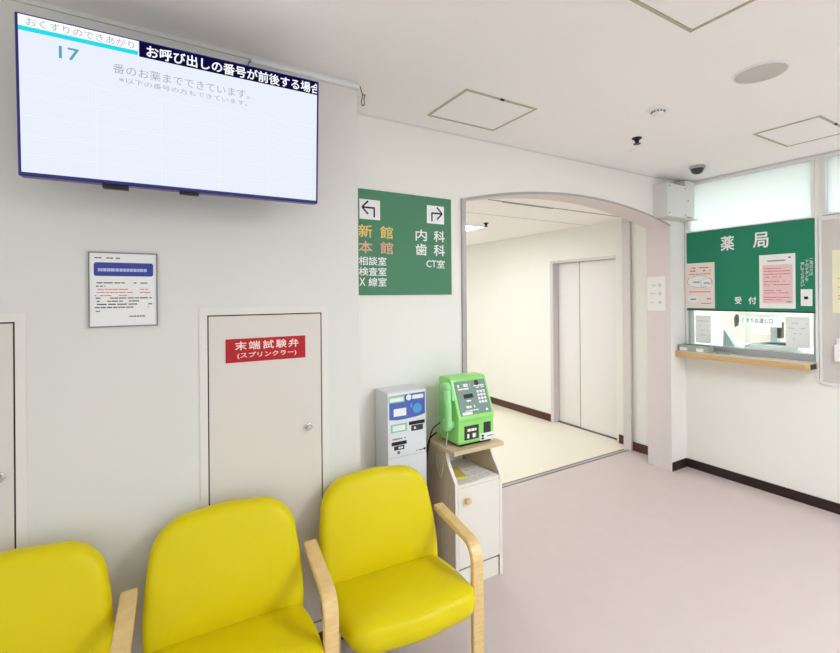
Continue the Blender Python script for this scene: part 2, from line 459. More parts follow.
# metal edge round the arch: up the left side and along the curve
tw = .026
t = MB()
t.box(AX0-.004, AX0+tw, YB-.014, YB+.004, 0, arch(AX0)+.004)
top = []
for k in range(NA+1):
    x = curve[k]; top.append((x, arch(x), tw*(1-.75*k/NA)))
for (x0, z0, w0), (x1, z1, w1) in zip(top, top[1:]):
    t.prism([(x0, z0-w0*.6), (x1, z1-w1*.6), (x1, z1+.003), (x0, z0+.003)], YB-.010, YB+.004, 'y')
struct(t.build('trim_1', 'trim'))
# shutter guide, threshold strip and slot
struct(MB().box(4.042, 4.0735, 2.742, 2.762, 0, HC).box(4.042, 4.056, 2.762, 2.80, 0, HC).box(4.042, 4.15, 2.80, 2.826, 0, HC).box(4.074, 4.15, 2.742, 2.80, 0, HC).build('trim_2', 'elev_frame'))
struct(MB().box(1.16, 4.018, 2.758, 2.768, 0, .003).box(1.16, 4.018, 2.800, 2.812, 0, .003).build('trim_3', 'trim_dark'))
struct(MB().box(1.16, 4.018, 2.768, 2.800, 0, .0015).build('trim_4', 'trim'))
struct(MB().box(2.3, 4.01, 2.785, 2.797, HC-.003, HC).box(2.47, 3.05, 2.797, 2.82, HC-.003, HC).build('trim_5', 'trim_dark'))
struct(MB().box(1.16, 4.14, 3.312, 3.318, HC-.002, HC).build('trim_6', 'trim'))
# thin cornice lines
struct(MB().box(.823, 4.09, YB-.006, YB, H-.010, H).build('trim_7', 'wall'))
struct(MB().box(-3.6, .815, YA-.010, YA, H-.016, H).build('trim_8', 'wall'))

# windows over the counter
def window(n, y0, y1, z0, z1):
    f = MB(); w = .02
    f.box(XC-.012, XC+.06, y0, y0+w, z0, z1); f.box(XC-.012, XC+.06, y1-w, y1, z0, z1)
    f.box(XC-.012, XC+.06, y0+w, y1-w, z1-w, z1); f.box(XC-.012, XC+.06, y0+w, y1-w, z0, z0+w*.5)
    fo = struct(f.build('window_%d' % n, 'white_frame'))
    MB().box(XC+.02, XC+.026, y0+w, y1-w, z0+w*.5, z1-w).build('pane', 'frost', fo)
window(1, GY0, GY1, 2.087, 2.527)
window(2, .55, 1.272, 2.098, 2.527)
# mullion face between them, continuing down beside the board
struct(MB().box(XC-.012, XC, 1.297, GY0-.001, .93, 2.085).box(XC-.012, XC, GY1+.001, GY1+.013, 1.075, 2.51).build('trim_9', 'white_frame'))

# ------------------------------------------------------------ lamps
def lamp(name, label, x, y, z, lx, ly, m, group=None):
    o = thing(name, label, 'ceiling light', (x, y, z), 0, group)
    MB().ring([(-lx/2, -ly/2), (lx/2, -ly/2), (lx/2, ly/2), (-lx/2, ly/2)], [(-lx/2+.02, -ly/2+.02), (lx/2-.02, -ly/2+.02), (lx/2-.02, ly/2-.02), (-lx/2+.02, ly/2-.02)], -.012, 0, 'z').build('frame', 'white_frame', o)
    MB().box(-lx/2+.02, lx/2-.02, -ly/2+.02, ly/2-.02, -.008, -.001).build('diffuser', m, o)
    return o
lamp('ceiling_light', 'square white ceiling light over the middle of the waiting hall', 2.2, -.30, H, .62, .62, 'lamp_hall', 'hall lights')
lamp('ceiling_light', 'square white ceiling light over the middle of the waiting hall', 2.75, -2.3, H, .62, .62, 'lamp_hall', 'hall lights')
lamp('ceiling_light', 'square white ceiling light over the near side of the waiting hall', .3, -.9, H, .62, .62, 'lamp_hall_left', 'near hall lights')
lamp('ceiling_light', 'square white ceiling light over the near side of the waiting hall', -1.9, -1.2, H, .62, .62, 'lamp_hall_left', 'near hall lights')
lamp('ceiling_light', 'rectangular corridor ceiling light seen through the arch', 2.56, 4.14, HC, 1.24, .5, 'lamp_corr')
lamp('ceiling_light', 'long corridor ceiling light beyond the arch', 2.3, 6.6, HC, 1.24, .5, 'lamp_corr', 'far corridor lights')
lamp('ceiling_light', 'long pharmacy ceiling light behind the counter windows', 5.2, 1.9, H, .5, 1.24, 'lamp_pharm', 'pharmacy lights')
lamp('ceiling_light', 'long pharmacy ceiling light behind the counter windows', 5.2, .3, H, .5, 1.24, 'lamp_pharm', 'pharmacy lights')

# ------------------------------------------------------------ waiting chairs
def rounded_outline(hw_top, hw_bot, z0, z1, r_top, r_bot, crown=.012, n=8):
    pts = []
    def hw(z): return hw_bot + (hw_top-hw_bot)*((z-z0)/(z1-z0))**1.6 + .012*math.sin(math.pi*(z-z0)/(z1-z0))
    # bottom left -> bottom right -> up right -> top -> down left
    for k in range(n+1):
        a = R(-90+90*k/n); pts.append((hw(z0)-r_bot+r_bot*math.cos(a), z0+r_bot+r_bot*math.sin(a)))
    for k in range(1, 8):
        z = z0+r_bot+(z1-r_top-z0-r_bot)*k/8; pts.append((hw(z), z))
    hwt = hw(z1-r_top)
    for k in range(n+1):
        a = R(90*k/n); pts.append((hwt-r_top+r_top*math.cos(a), z1-r_top+r_top*math.sin(a)))
    for k in range(1, 6):
        f = k/6; x = (hwt-r_top)*(1-f)
        pts.append((x, z1+crown*(.5-.5*math.cos(math.pi*f))))
    pts.append((0, z1+crown))
    left = [(-x, z) for x, z in pts[::-1] if x > 1e-6]
    return pts+left[:]
def arm_frame(mb, x, yf, yr, za, w=.050, t=.022, rb=.075):
    # bent plywood strip: front post up, bend, arm back, short bend down at the rear
    path = [(yf, 0.0), (yf, za-rb)]
    for k in range(1, 9):
        a = R(180-90*k/8); path.append((yf+rb+rb*math.cos(a), za-rb+rb*math.sin(a)))
    path += [(yr-.1, za), (yr, za)]
    inner = []
    for i, p in enumerate(path):
        a = Vector(path[max(0, i-1)]); c = Vector(path[min(len(path)-1, i+1)]); d = (c-a).normalized()
        inner.append((p[0]+d.y*t, p[1]-d.x*t))
    b = bmesh.new()
    rows = []
    for (py, pz), (qy, qz) in zip(path, inner):
        sh = -.030*max(0.0, min(1.0, (yr-py)/(yr-yf)))*(1 if x > 0 else -1)      # the arms lean in a little towards the front
        rows.append([b.verts.new((x+sh-w/2, py, pz)), b.verts.new((x+sh+w/2, py, pz)), b.verts.new((x+sh+w/2, qy, qz)), b.verts.new((x+sh-w/2, qy, qz))])
    for A, B in zip(rows, rows[1:]):
        for k in range(4): b.faces.new((A[k], A[(k+1) % 4], B[(k+1) % 4], B[k]))
    b.faces.new(rows[0][::-1]); b.faces.new(rows[-1])
    bmesh.ops.recalc_face_normals(b, faces=b.faces[:])
    es = [e for e in b.edges if e.calc_face_angle(0) > R(60)]
    bmesh.ops.bevel(b, geom=es, offset=.003, segments=2, affect='EDGES')
    return mb._join(b)
def make_chair(label):
    # local origin: floor, midway between the arms; -y is forward; y = 0 is the crease line
    c = thing('waiting_chair', label, 'chair', group='yellow waiting chairs in a row')
    tilt = R(13)
    def back(u, w, d):
        # w up the slab, d towards the sitter
        wrap = .22*u*u
        return (u, .045 + (w-.40)*math.sin(tilt) - d*math.cos(tilt) - wrap*.35, .40+(w-.40)*math.cos(tilt) + -d*math.sin(tilt)*-1*.0 + d*math.sin(tilt)*.3)
    MB().cushion(rounded_outline(.224, .262, .33, .778, .135, .04, .010), .085, back, edge=.036, bulge=.018).build('backrest', 'vinyl', c, smooth=60)
    def seat(u, w, d):
        # w = forward distance
        sl = .350 + .045*(w/.38) - .012*max(0, (w-.29))**2/.01
        return (u, .03-w, sl + d - .03*0)
    so = []
    for x, z in rounded_outline(.245, .258, 0, .392, .085, .03, .014): so.append((x, z))
    MB().cushion(so, .095, seat, edge=.042, bulge=.02).build('seat', 'vinyl', c, smooth=60)
    MB().box(-.20, .20, -.24, .05, .285, .325, .008).build('seat_base', 'darkgrey', c)
    for s_ in (-1, 1): MB().box(s_*.19-.018, s_*.19+.018, .075, .10, 0, .60, .004).build('leg', 'birch', c)
    MB().box(-.20, .20, .05, .08, .285, .325, .004).build('crossbar', 'darkgrey', c)
    MB().box(-.268, .282, .0, .035, .280, .328, .004).build('rail', 'rail', c)
    arm_frame(MB(), .307, -.290, .095, .570).build('armrest', 'birch', c, smooth=35)
    return c
chair = make_chair('yellow vinyl chair standing nearest the green payphone and its cabinet')
chair.location = (.832, 1.707, 0); chair.rotation_euler.z = R(-4.4)
chair2 = copy_tree(chair); chair2.location = (.222, 1.697, 0); chair2.rotation_euler.z = R(-2.2)
chair2['label'] = 'middle yellow vinyl chair, in front of the door with the red sign'
chair3 = copy_tree(chair); chair3.location = (-.381, 1.690, 0); chair3.rotation_euler.z = R(2.5)
chair3['label'] = 'yellow vinyl chair cut off by the left edge, below the framed notice'
arm_frame(MB(), -.307, -.290, .095, .570).build('armrest', 'birch', chair3, smooth=35)

# ------------------------------------------------------------ television
tv = thing('wall_television', 'flat television on the left wall showing white call-number screen', 'television', (.1055, 1.700, 2.1447))
tv.rotation_euler = Matrix.Rotation(R(-1.15), 3, 'Z').to_4x4().to_euler()
tv.rotation_euler = (Matrix.Rotation(R(-1.15), 3, 'Z') @ Matrix.Rotation(R(3.51), 3, 'X')).to_euler()
MB().box(-.4464, .4464, 0, .045, -.2335, .2335, .004).box(-.30, .30, .045, .075, -.17, .12, .01).build('casing', 'bezel', tv)
scr = MB().box(-.438, .438, -.0015, .002, -.222, .2275).build('screen', 'screen', tv)
q = MB(); q.box(-.142, .438, -.0022, -.0015, .180, .2275); q.build('header_band', 'scr_navy', scr)
q = MB(); q.box(-.438, -.145, -.0022, -.0015, .183, .2275); q.build('header_box', 'scr_white', scr)
q = MB(); q.box(-.438, -.145, -.0026, -.0015, .183, .196); q.build('underline', 'scr_cyan', scr)
q = MB(); letters(q, 'お呼び出しの番号が前後する場合', -.121, .450, .184, .221, -.003, .0008)
for v in q.bm.verts: v.co.x = min(v.co.x, .4375)
q.build('lettering', 'scr_white', scr)
q = MB(); letters(q, 'おくすりのできあがり', -.420, -.155, .199, .223, -.003); q.build('lettering', 'scr_grey', scr)
q = MB(); letters(q, '17', -.345, -.297, .125, .160, -.003, .0006); q.build('number', 'scr_teal', scr)
q = MB(); letters(q, '番のお薬までできています。', -.212, .193, .113, .143, -.003); letters(q, '※以下の番号の方もできています。', -.197, .185, .088, .105, -.003); q.build('lettering', 'scr_grey', scr)
q = MB()
for x in (-.257, -.081, .093, .262): q.box(x-.0015, x+.0015, -.0022, -.0015, -.215, .055)
for z in (.058, .0, -.058, -.115, -.17): q.box(-.43, .43, -.0022, -.0015, z-.0015, z+.0015)
q.build('grid', 'scr_grid', scr)
MB().box(-.245, -.175, .004, .036, -.2465, -.2325, .003).build('sensor', 'black', tv)
MB().box(-.03, .03, .008, .036, -.243, -.2325, .003).build('stand_mount', 'black', tv)
MB().box(-.2, .2, .075, .12, -.08, .08, .004).box(-.05, .05, .12, .215, -.12, .12, .004).build('wall_bracket', 'black', tv)

# wall-top cable cover with its loose wire end
o = thing('cable_cover', 'white cable cover along the top of the left wall above the television', 'cable cover', (.345, YA-.012, 2.51))
MB().box(0, .475, -.012, .010, -.006, .010, .002).build('cover', 'white_frame', o)
MB().tube([(0, -.002, 0), (-.008, -.006, -.006), (-.012, -.008, -.022), (-.014, -.02, -.05)], .003, 8, 4).build('cable', 'greyink', o, smooth=60)
o = thing('hanging_wire', 'thin looped wire dangling at the wall corner beside the television', 'wire', (.826, YA-.006, 2.51))
MB().tube([(0, -.002, .015), (.004, -.006, -.005), (.012, -.006, -.03), (.006, -.006, -.055), (.010, -.006, -.075), (.020, -.006, -.068), (.018, -.006, -.045), (.022, -.006, -.025), (.010, -.006, -.028)], .0022, 6, 5).build('loop', 'gap', o, smooth=60)

# ------------------------------------------------------------ notice on the left wall
o = thing('framed_notice', 'white framed notice with a blue heading, below the television', 'notice', (-.093, YA-.001, 1.58))
MB().box(-.100, .100, -.006, 0, -.129, .129).build('sheet', 'paper', o)
MB().frame(-.1035, .1035, -.1325, .1325, .0035, -.009, 0).build('frame', 'greyink', o)
q = MB(); q.prism([(-.083, .048), (-.088, .053), (-.088, .091), (-.083, .096), (.085, .096), (.090, .091), (.090, .053), (.085, .048)], -.0066, -.006, 'y'); q.build('heading_band', 'blueband', o)
q = MB(); lines(q, -.076, .078, .070, .011, -.0067, 3, .03, .09, .92); q.build('heading_strokes', 'lav', o)
q = MB()
for i, (z, x0, x1) in enumerate([(.112, -.085, -.01), (.024, -.080, .086), (.012, -.082, -.055), (-.030, -.083, .086), (-.041, -.080, .06), (-.052, -.080, .088), (-.063, -.086, .075), (-.076, -.085, -.07), (-.096, .015, .090)]):
    lines(q, x0, x1, z, .0035, -.0062, 10+i, .05, .2, .75)
q.build('print_strokes', 'ink', o)
q = MB()
for i, (z, x0, x1) in enumerate([(.001, -.078, .086), (-.010, -.080, .084), (-.021, -.086, .012)]): lines(q, x0, x1, z, .003, -.0062, 30+i, .05, .2, .85)
q.build('red_print_strokes', 'redink', o)

# ------------------------------------------------------------ access doors in the left wall
def access_door(label, x0, x1, ztop, knob, zb=.12):
    o = thing('access_door', label, 'door', ((x0+x1)/2, YA, zb), 0)
    w = (x1-x0)/2; h = ztop-zb
    MB().ring([(-w-.028, -.028), (w+.028, -.028), (w+.028, h+.028), (-w-.028, h+.028)], [(-w, 0), (w, 0), (w, h), (-w, h)], -.004, 0).build('door_frame', 'doorframe', o)
    MB().box(-w+.0001, w-.0001, -.0012, -.0002, .0001, h-.0001).build('gap_seal', 'gap', o)
    d = MB().box(-w+.005, w-.005, -.0035, -.0012, .005, h-.005).build('door_panel', 'door', o)
    kx, kz = knob
    MB().lathe([(.0145, 0), (.0145, .003), (.010, .005), (.008, .010), (.0125, .014), (.0135, .019), (.0105, .023), (0, .023)], (kx-(x0+x1)/2, -.0035, kz-zb), 'y', 24).build('knob', 'chrome', d, smooth=40)
    return o
access_door('cream access door under the red sign, with a round chrome knob', .177, .636, 1.479, (.572, .985))
access_door('cream access door cut off by the left edge of the photo', -.85, -.391, 1.475, (-.430, .978))
o = thing('red_sign', 'red sign with white lettering stuck on the cream access door', 'sign', (.402, YA-.0040, 1.334))
MB().box(-.160, .160, -.0015, 0, -.0475, .0475).build('plate', 'red', o)
q = MB(); letters(q, '末', -.124, -.081, .002, .036, -.0018, .0007); letters(q, '端', -.072, -.028, .002, .036, -.0018, .0007); letters(q, '試', -.016, .026, .002, .036, -.0018, .0007); letters(q, '験', .036, .079, .002, .036, -.0018, .0007); letters(q, '弁', .088, .130, .002, .036, -.0018, .0007)
letters(q, '(スプリンクラー)', -.116, .120, -.034, -.009, -.0018, .0004); q.build('lettering', 'redsign_text', o)

# ------------------------------------------------------------ direction sign
o = thing('direction_sign', 'green hospital direction sign with arrows beside the arch', 'sign', (1.2375, YB-.001, 1.845))
def sx(x): return x-1.2375
def sz(z): return z-1.845
MB().box(-.325, .3105, -.008, 0, -.2905, .2845, .001).build('board', 'green_sign', o)
q = MB(); q.box(sx(.950), sx(1.072), -.0086, -.008, sz(1.966), sz(2.074)); q.box(sx(1.375), sx(1.495), -.0086, -.008, sz(1.974), sz(2.080)); build_each(q, 'arrow_panel', 'white', o)
def bend_arrow(mb, cx, cz, s):
    # shaft up then sideways with an open head; s=-1 points left
    w = .0045
    mb.box(min(cx-s*.030, cx-s*.030+s*.009), max(cx-s*.030, cx-s*.030+s*.009), -.0092, -.0086, cz-.040, cz+.010)
    mb.box(min(cx-s*.030, cx+s*.042), max(cx-s*.030, cx+s*.042), -.0092, -.0086, cz+.010-w, cz+.010+w)
    for sg in (1, -1):
        p0 = Vector((cx+s*.046, cz+.010)); p1 = Vector((cx+s*.010, cz+.010+sg*.036)); d = (p1-p0).normalized(); n = Vector((-d.y, d.x))*w
        mb.prism([tuple(p0+n), tuple(p1+n), tuple(p1-n), tuple(p0-n)], -.0093-.0001*sg, -.0086, 'y')
q = MB(); bend_arrow(q, sx(1.011), sz(2.020), -1); q.build('arrow', 'ink', o)
q = MB(); bend_arrow(q, sx(1.435), sz(2.026), 1); q.build('arrow', 'ink', o)
def chars(q, st, boxes, z0, z1, y=-.009, bold=.0012):
    for ch, (a, bb) in zip(st, boxes): letters(q, ch, sx(a), sx(bb), sz(z0), sz(z1), y, bold)
q = MB(); chars(q, '新館', [(.944, 1.024), (1.072, 1.150)], 1.868, 1.935); q.build('lettering', 'yellow_text', o)
q = MB(); chars(q, '本館', [(.944, 1.024), (1.072, 1.150)], 1.782, 1.848); q.build('lettering', 'pink_text', o)
q = MB(); chars(q, '内科', [(1.298, 1.372), (1.422, 1.498)], 1.868, 1.932); chars(q, '歯科', [(1.298, 1.372), (1.422, 1.498)], 1.784, 1.850)
letters(q, 'CT', sx(1.370), sx(1.437), sz(1.716), sz(1.756), -.009, .0008); letters(q, '室', sx(1.442), sx(1.498), sz(1.712), sz(1.760), -.009, .0006)
letters(q, '相談室', sx(.945), sx(1.108), sz(1.717), sz(1.764), -.009, .0007); letters(q, '検査室', sx(.945), sx(1.108), sz(1.660), sz(1.706), -.009, .0007)
letters(q, 'X', sx(.947), sx(.980), sz(1.606), sz(1.648), -.009, .0007); letters(q, '線室', sx(1.000), sx(1.108), sz(1.602), sz(1.650), -.009, .0007)
q.build('lettering', 'white', o)

# ------------------------------------------------------------ card vending machine
o = thing('card_vending_machine', 'slim white card vending machine behind the yellow chair by the sign', 'vending machine', (1.151, 2.232, 0))
# local: x -0.118..0.118, front at y = -0.154
MB().box(-.118, .118, -.150, 0, 0, 1.045, .004).build('cabinet', 'machine_side', o)
MB().box(-.116, .116, -.154, -.150, .708, 1.040, .001).box(-.116, .116, -.154, -.150, .02, .698, .001).build('front_panel', 'machine', o)
YF = -.1542
lp = []
MB().prism([(-.108, .905), (-.06, .898), (0, .899), (.06, .903), (.108, .913), (.108, 1.030), (-.108, 1.026)], YF-.0008, YF, 'y').build('label', 'mblue', o)
build_each(MB().box(-.112, -.018, YF-.0014, YF-.0008, .990, 1.025).box(-.100, -.004, YF-.0010, YF, .835, .878), 'green_label', 'mgreen', o)
q = MB(); q.box(-.083, -.008, YF-.0014, YF-.0008, .918, .958); q.lathe([(.016, 0), (.016, .0008), (0, .0008)], (.008, YF-.0008, 1.010), 'y', 20)
q.box(.03, .098, YF-.0014, YF-.0008, .998, 1.020); q.box(-.105, -.025, YF-.0018, YF-.0014, .996, 1.016); q.box(-.09, -.015, YF-.0013, YF-.001, .842, .870); build_each(q, 'white_label', 'white', o)
build_each(MB().lathe([(.027, 0), (.027, .0008), (0, .0008)], (.060, YF-.0008, .946), 'y', 24).box(.018, .03, YF-.0014, YF-.0008, .955, .975), 'emblem', 'mcyan', o)
build_each(MB().box(.008, .104, YF-.004, YF, .862, .880, .001).box(-.096, -.008, YF-.004, YF, .768, .786, .001), 'card_slot', 'black', o)
build_each(MB().box(.022, .094, YF-.0022, YF, .828, .858, .001).box(-.082, -.022, YF-.0022, YF, .742, .764, .001), 'slot_guide', 'darkgrey', o)
q = MB(); lines(q, .038, .080, .843, .012, YF-.0023, 5, .2, .4); lines(q, -.072, -.030, .753, .010, YF-.0023, 6, .2, .4); lines(q, .002, .100, .895, .006, YF-.0006, 7, .1, .25)
q.build('slot_print', 'white', o)
q = MB(); lines(q, -.10, -.012, .800, .007, YF-.0006, 8, .08, .2); lines(q, .05, .1, .720, .006, YF-.0006, 9, .1, .3); q.lathe([(.008, 0), (.008, .004), (0, .004)], (-.055, YF, .728), 'y', 14); q.build('print_strokes', 'greyink', o)
MB().lathe([(.006, 0), (.006, .003), (0, .003)], (.104, YF, .722), 'y', 14).build('lock', 'darkgrey', o)

# ------------------------------------------------------------ telephone stand
SX, SY = 1.497, 1.915          # local: x -0.158..0.158, front y = 0, back y = .32
o = thing('phone_stand', 'pale wooden telephone cabinet with curved sides, under the green payphone', 'cabinet', (SX, SY, 0))
side = [(.02, 0), (.02, .06), (.0, .06), (.0, .555)]
for k in range(0, 9):
    a = R(90*k/8); side.append((.13*(1-math.cos(a))*.9 + .0, .560+.145*math.sin(a)*1.0))
side = [(.0, 0), (.0, .556)]
for k in range(0, 11):
    f = k/10; side.append((.085*math.sin(f*math.pi/2)**1.2, .560+.150*f))
side += [(.31, .71), (.31, 0)]
for s in (-1, 1):
    MB().prism(side, s*.149-.009, s*.149+.009, 'x', .001, 1).build('side_panel', 'stand_side', o)
    fr = side[:13]; bk = [(y - .004, z) for y, z in fr]
    MB().prism(bk + fr[::-1], s*.149-.0092, s*.149+.0092, 'x').build('edge_band', 'stand_door', o)
MB().box(-.174, .162, -.018, .300, .716, .7405, .003).build('top_board', 'stand_top', o)
MB().box(-.140, .140, .002, .30, .535, .552).build('shelf', 'stand_door', o)
d = MB().box(-.138, .138, -.004, .014, .115, .533, .002).build('door', 'stand_door', o)
MB().lathe([(.010, 0), (.009, .012), (.0175, .016), (.0185, .024), (.014, .029), (0, .029)], (-.088, -.004, .468), 'y', 24).build('knob', 'birch', d, smooth=45)
MB().box(-.140, .140, .008, .026, 0, .098, .001).build('plinth', 'stand_door', o)
MB().box(-.140, .140, .296, .306, .02, .535).build('back_panel', 'stand_wood', o)
tag(MB().box(-.055, .055, -.075, .075, 0, .010, .001).build('booklet', 'leaflet_yellow', loc=(1.425, 2.06, .5522)), 'yellow booklet lying on the shelf of the telephone cabinet', 'booklet')
bpy.data.objects['booklet'].rotation_euler = (0, 0, R(-14))
q = MB().box(-.085, .085, -.08, .08, 0, .003)
p = tag(q.build('leaflet', 'paper', loc=(1.535, 2.0, .5522)), 'white printed leaflet on the shelf of the telephone cabinet', 'leaflet')
p.rotation_euler = (0, 0, R(9))
q = MB()
for k in range(6): lines(q, -.07, .07, 0, .006, 0, 60+k, .1, .3)
q.bm.clear()
rg = random.Random(4)
for k in range(7):
    for j in range(3):
        if rg.random() < .75: q.box(-.072+j*.05, -.035+j*.05, -.066+k*.02, -.060+k*.02, .003, .0034)
q.build('print_strokes', 'noticeboard', p)

# ------------------------------------------------------------ payphone
o = thing('payphone', 'lime green payphone with grey keypad panel on the wooden stand', 'telephone', (1.500, 1.935, .7408)); o.scale = (1, 1, 1.035)
# local: x -.122...122, front y=0, back y=.19, z 0...345
prof = [(.004, .012), (0, .020), (0, .128), (-.006, .136), (-.006, .146), (.072, .335), (.088, .346), (.176, .346), (.188, .336), (.188, .012)]
MB().prism(prof, -.122, .122, 'x', .007, 3).build('body', 'phone', o, smooth=50)
MB().box(-.105, .105, .01, .18, 0, .014, .002).build('foot_plate', 'black', o)
# face plate lies on the slope from (-.006,.146) to (.072,.335)
fp0, fp1 = Vector((-.006, .146)), Vector((.072, .335)); fd = (fp1-fp0); L = fd.length; fd.normalize(); fn = Vector((-fd.y, fd.x))
ang = math.atan2(fd.x, fd.y)
face = MB().box(-.104, .104, -.004, .0, .014, L-.012, .0015).build('face_plate', 'phone_plate', o)
face.location = (0, -.006-.0012, .146); face.rotation_euler = (-ang, 0, 0)
q = MB()
for r_ in range(4):
    for c_ in range(3): q.box(.030+c_*.0205, .045+c_*.0205, -.0075, -.004, .066+r_*.0185, .079+r_*.0185, .001, 1)
build_each(q, 'key', 'white', face)
MB().box(-.062, .0, -.0055, -.004, .100, .122, .001).build('display', 'black', face)
q = MB(); lines(q, -.088, -.004, .168, .016, -.0045, 71, .1, .25); lines(q, -.088, -.004, .150, .008, -.0045, 72, .1, .3); lines(q, .02, .09, .160, .007, -.0045, 73, .1, .3)
lines(q, .02, .09, .150, .005, -.0045, 76, .1, .3); lines(q, -.06, .0, .055, .012, -.0045, 74, .2, .4); lines(q, -.07, .02, .036, .005, -.0045, 75, .1, .3); q.box(.066, .080, -.0046, -.004, .024, .036); q.box(-.05, -.02, -.0046, -.004, .083, .09)
q.build('print_strokes', 'white', face)
MB().lathe([(.015, 0), (.015, .0015), (.011, .0015), (.011, .0005), (0, .0005)], (.042, -.004, .176), 'y', 20).build('emblem', 'panel_dark', face)
MB().box(-.085, -.055, -.0047, -.004, .130, .136).build('red_mark', 'redink', face)
MB().box(-.095, -.030, -.0075, -.004, .016, .030, .001).build('card_slot', 'white', face)
build_each(MB().box(-.082, .012, -.0035, .001, .032, .104, .001).box(.048, .096, -.0035, .001, .052, .108, .001), 'coin_panel', 'panel_dark', o)
q = MB(); lines(q, -.064, -.002, .082, .014, -.0036, 81, .3, .5, 1); lines(q, -.066, -.006, .052, .022, -.0036, 82, .25, .4, .9); q.build('panel_print', 'white', o)
MB().box(.022, .122, -.0045, .0, .014, .052, .001).build('sticker', 'paper', o)
q = MB(); q.box(.03, .046, -.0052, -.0045, .020, .030); q.box(.03, .046, -.0052, -.0045, .034, .044); lines(q, .055, .115, .034, .004, -.0047, 83, .1, .3); q.build('sticker_print', 'ink', o)
# handset on its cradle at the left side
build_each(MB().box(-.140, -.121, .03, .11, .235, .30, .006).box(-.138, -.121, .03, .10, .095, .135, .006), 'cradle', 'phone_hs', o, smooth=50)
hs = MB()
hs.tube([(-.158, .052, .290), (-.166, .038, .255), (-.168, .028, .215), (-.166, .030, .170), (-.158, .040, .125)], .020, 14, 6)
hs.lathe([(.0, .018), (.026, .020), (.033, .011), (.033, -.013), (.022, -.02), (0, -.02)], (-.156, .064, .296), 'x', 24)
hs.lathe([(.0, .018), (.026, .020), (.033, .011), (.033, -.013), (.022, -.02), (0, -.02)], (-.156, .055, .112), 'x', 24)
hs.build('handset', 'phone_hs', o, smooth=60)
MB().tube([(-.156, .050, .088), (-.162, .052, .03), (-.175, .058, -.06), (-.186, .07, -.15), (-.176, .10, -.17), (-.165, .15, -.10), (-.14, .17, .0), (-.118, .17, .03)], .004, 8, 6).build('handset_cord', 'cordgrey', o, smooth=60)
# cables behind the stand
o = tag(MB().tube([(1.36, 2.12, .78), (1.315, 2.12, .750), (1.292, 2.12, .68), (1.287, 2.12, .58), (1.288, 2.13, .48), (1.285, 2.15, .3), (1.29, 2.18, .012)], .0045, 8, 6)
        .tube([(1.372, 2.10, .84), (1.325, 2.11, .80), (1.308, 2.12, .72), (1.300, 2.13, .62), (1.298, 2.13, .52), (1.297, 2.15, .3), (1.30, 2.18, .012)], .0035, 8, 6).build('power_cable', 'black', smooth=60), 'black cables hanging between the card machine and telephone cabinet', 'cable')

# ------------------------------------------------------------ ceiling fittings
def hatch(label, x0, x1, y0, y1):
    o = thing('ceiling_hatch', label, 'access hatch', ((x0+x1)/2, (y0+y1)/2, H), 0, 'ceiling access hatches')
    a, b_ = (x1-x0)/2, (y1-y0)/2
    MB().ring([(-a, -b_), (a, -b_), (a, b_), (-a, b_)], [(-a+.012, -b_+.012), (a-.012, -b_+.012), (a-.012, b_-.012), (-a+.012, b_-.012)], -.005, 0, 'z').build('frame', 'hatchline', o)
    MB().box(-a+.014, a-.014, -b_+.014, b_-.014, -.003, 0).build('hatch_panel', 'ceil', o)
    MB().box(-.02, .005, -b_-.002, -b_+.010, -.007, 0).build('latch', 'gap', o)
hatch('square ceiling hatch above the green direction sign', 1.29, 1.755, 1.72, 2.078)
hatch('ceiling hatch cut off by the top edge of the photo', 1.30, 1.745, .475, .925)
hatch('ceiling hatch in front of the pharmacy windows', 3.205, 3.68, 1.0, 1.33)
o = thing('ceiling_speaker', 'round flush grey speaker in the ceiling, near the cut-off hatch', 'speaker', (2.338, .938, H))
MB().lathe([(.104, 0), (.104, -.006), (.097, -.008), (.097, -.004)], axis='z', n=40).build('rim', 'white_frame', o, smooth=40)
MB().lathe([(0, -.009), (.05, -.009), (.097, -.006), (.097, -.0005)], axis='z', n=40).build('grille', 'speaker_g', o, smooth=40)
o = thing('smoke_detector', 'white round smoke detector in the middle of the ceiling', 'smoke detector', (2.312, 1.395, H))
MB().lathe([(.058, 0), (.058, -.010), (.050, -.016), (.030, -.018), (.030, -.030), (.022, -.036), (0, -.037)], n=32).build('housing', 'white', o, smooth=40)
q = MB()
for k in range(12):
    a = 2*math.pi*k/12; q.lathe([(.0045, 0), (.0045, -.006), (0, -.006)], (.0305*math.cos(a), .0305*math.sin(a), -.0205), 'z', 8)
q.build('vent', 'darkgrey', o)
def sprinkler(label, x, y, z):
    o = thing('sprinkler_head', label, 'sprinkler', (x, y, z), 0, 'dark sprinkler heads')
    MB().lathe([(.030, 0), (.028, -.006), (.018, -.010), (.012, -.022), (.009, -.034), (0, -.035)], n=20).build('nozzle', 'black', o, smooth=40)
    MB().lathe([(.022, -.036), (.022, -.039), (0, -.039)], n=20).build('deflector', 'base_brown', o)
sprinkler('small dark sprinkler head on the hall ceiling before the arch', 2.639, 1.732, H)
sprinkler('small dark sprinkler head on the corridor ceiling beyond the arch', 3.031, 3.719, HC)
o = thing('dome_camera', 'small dark dome camera on the ceiling above the grey box', 'security camera', (3.635, 1.885, H))
MB().lathe([(.056, 0), (.056, -.014), (.050, -.020), (.044, -.022)], n=32).build('base', 'sash', o, smooth=40)
MB().lathe([(.046, -.020), (.043, -.036), (.033, -.052), (.018, -.061), (0, -.064)], n=32).build('dome', 'dome', o, smooth=60)
tag(MB().lathe([(.024, 0), (.024, -.003), (0, -.004)], n=24).build('ceiling_disc', 'white', loc=(2.836, 1.90, H)), 'tiny white disc flush in the ceiling near the arch wall', 'ceiling cap')

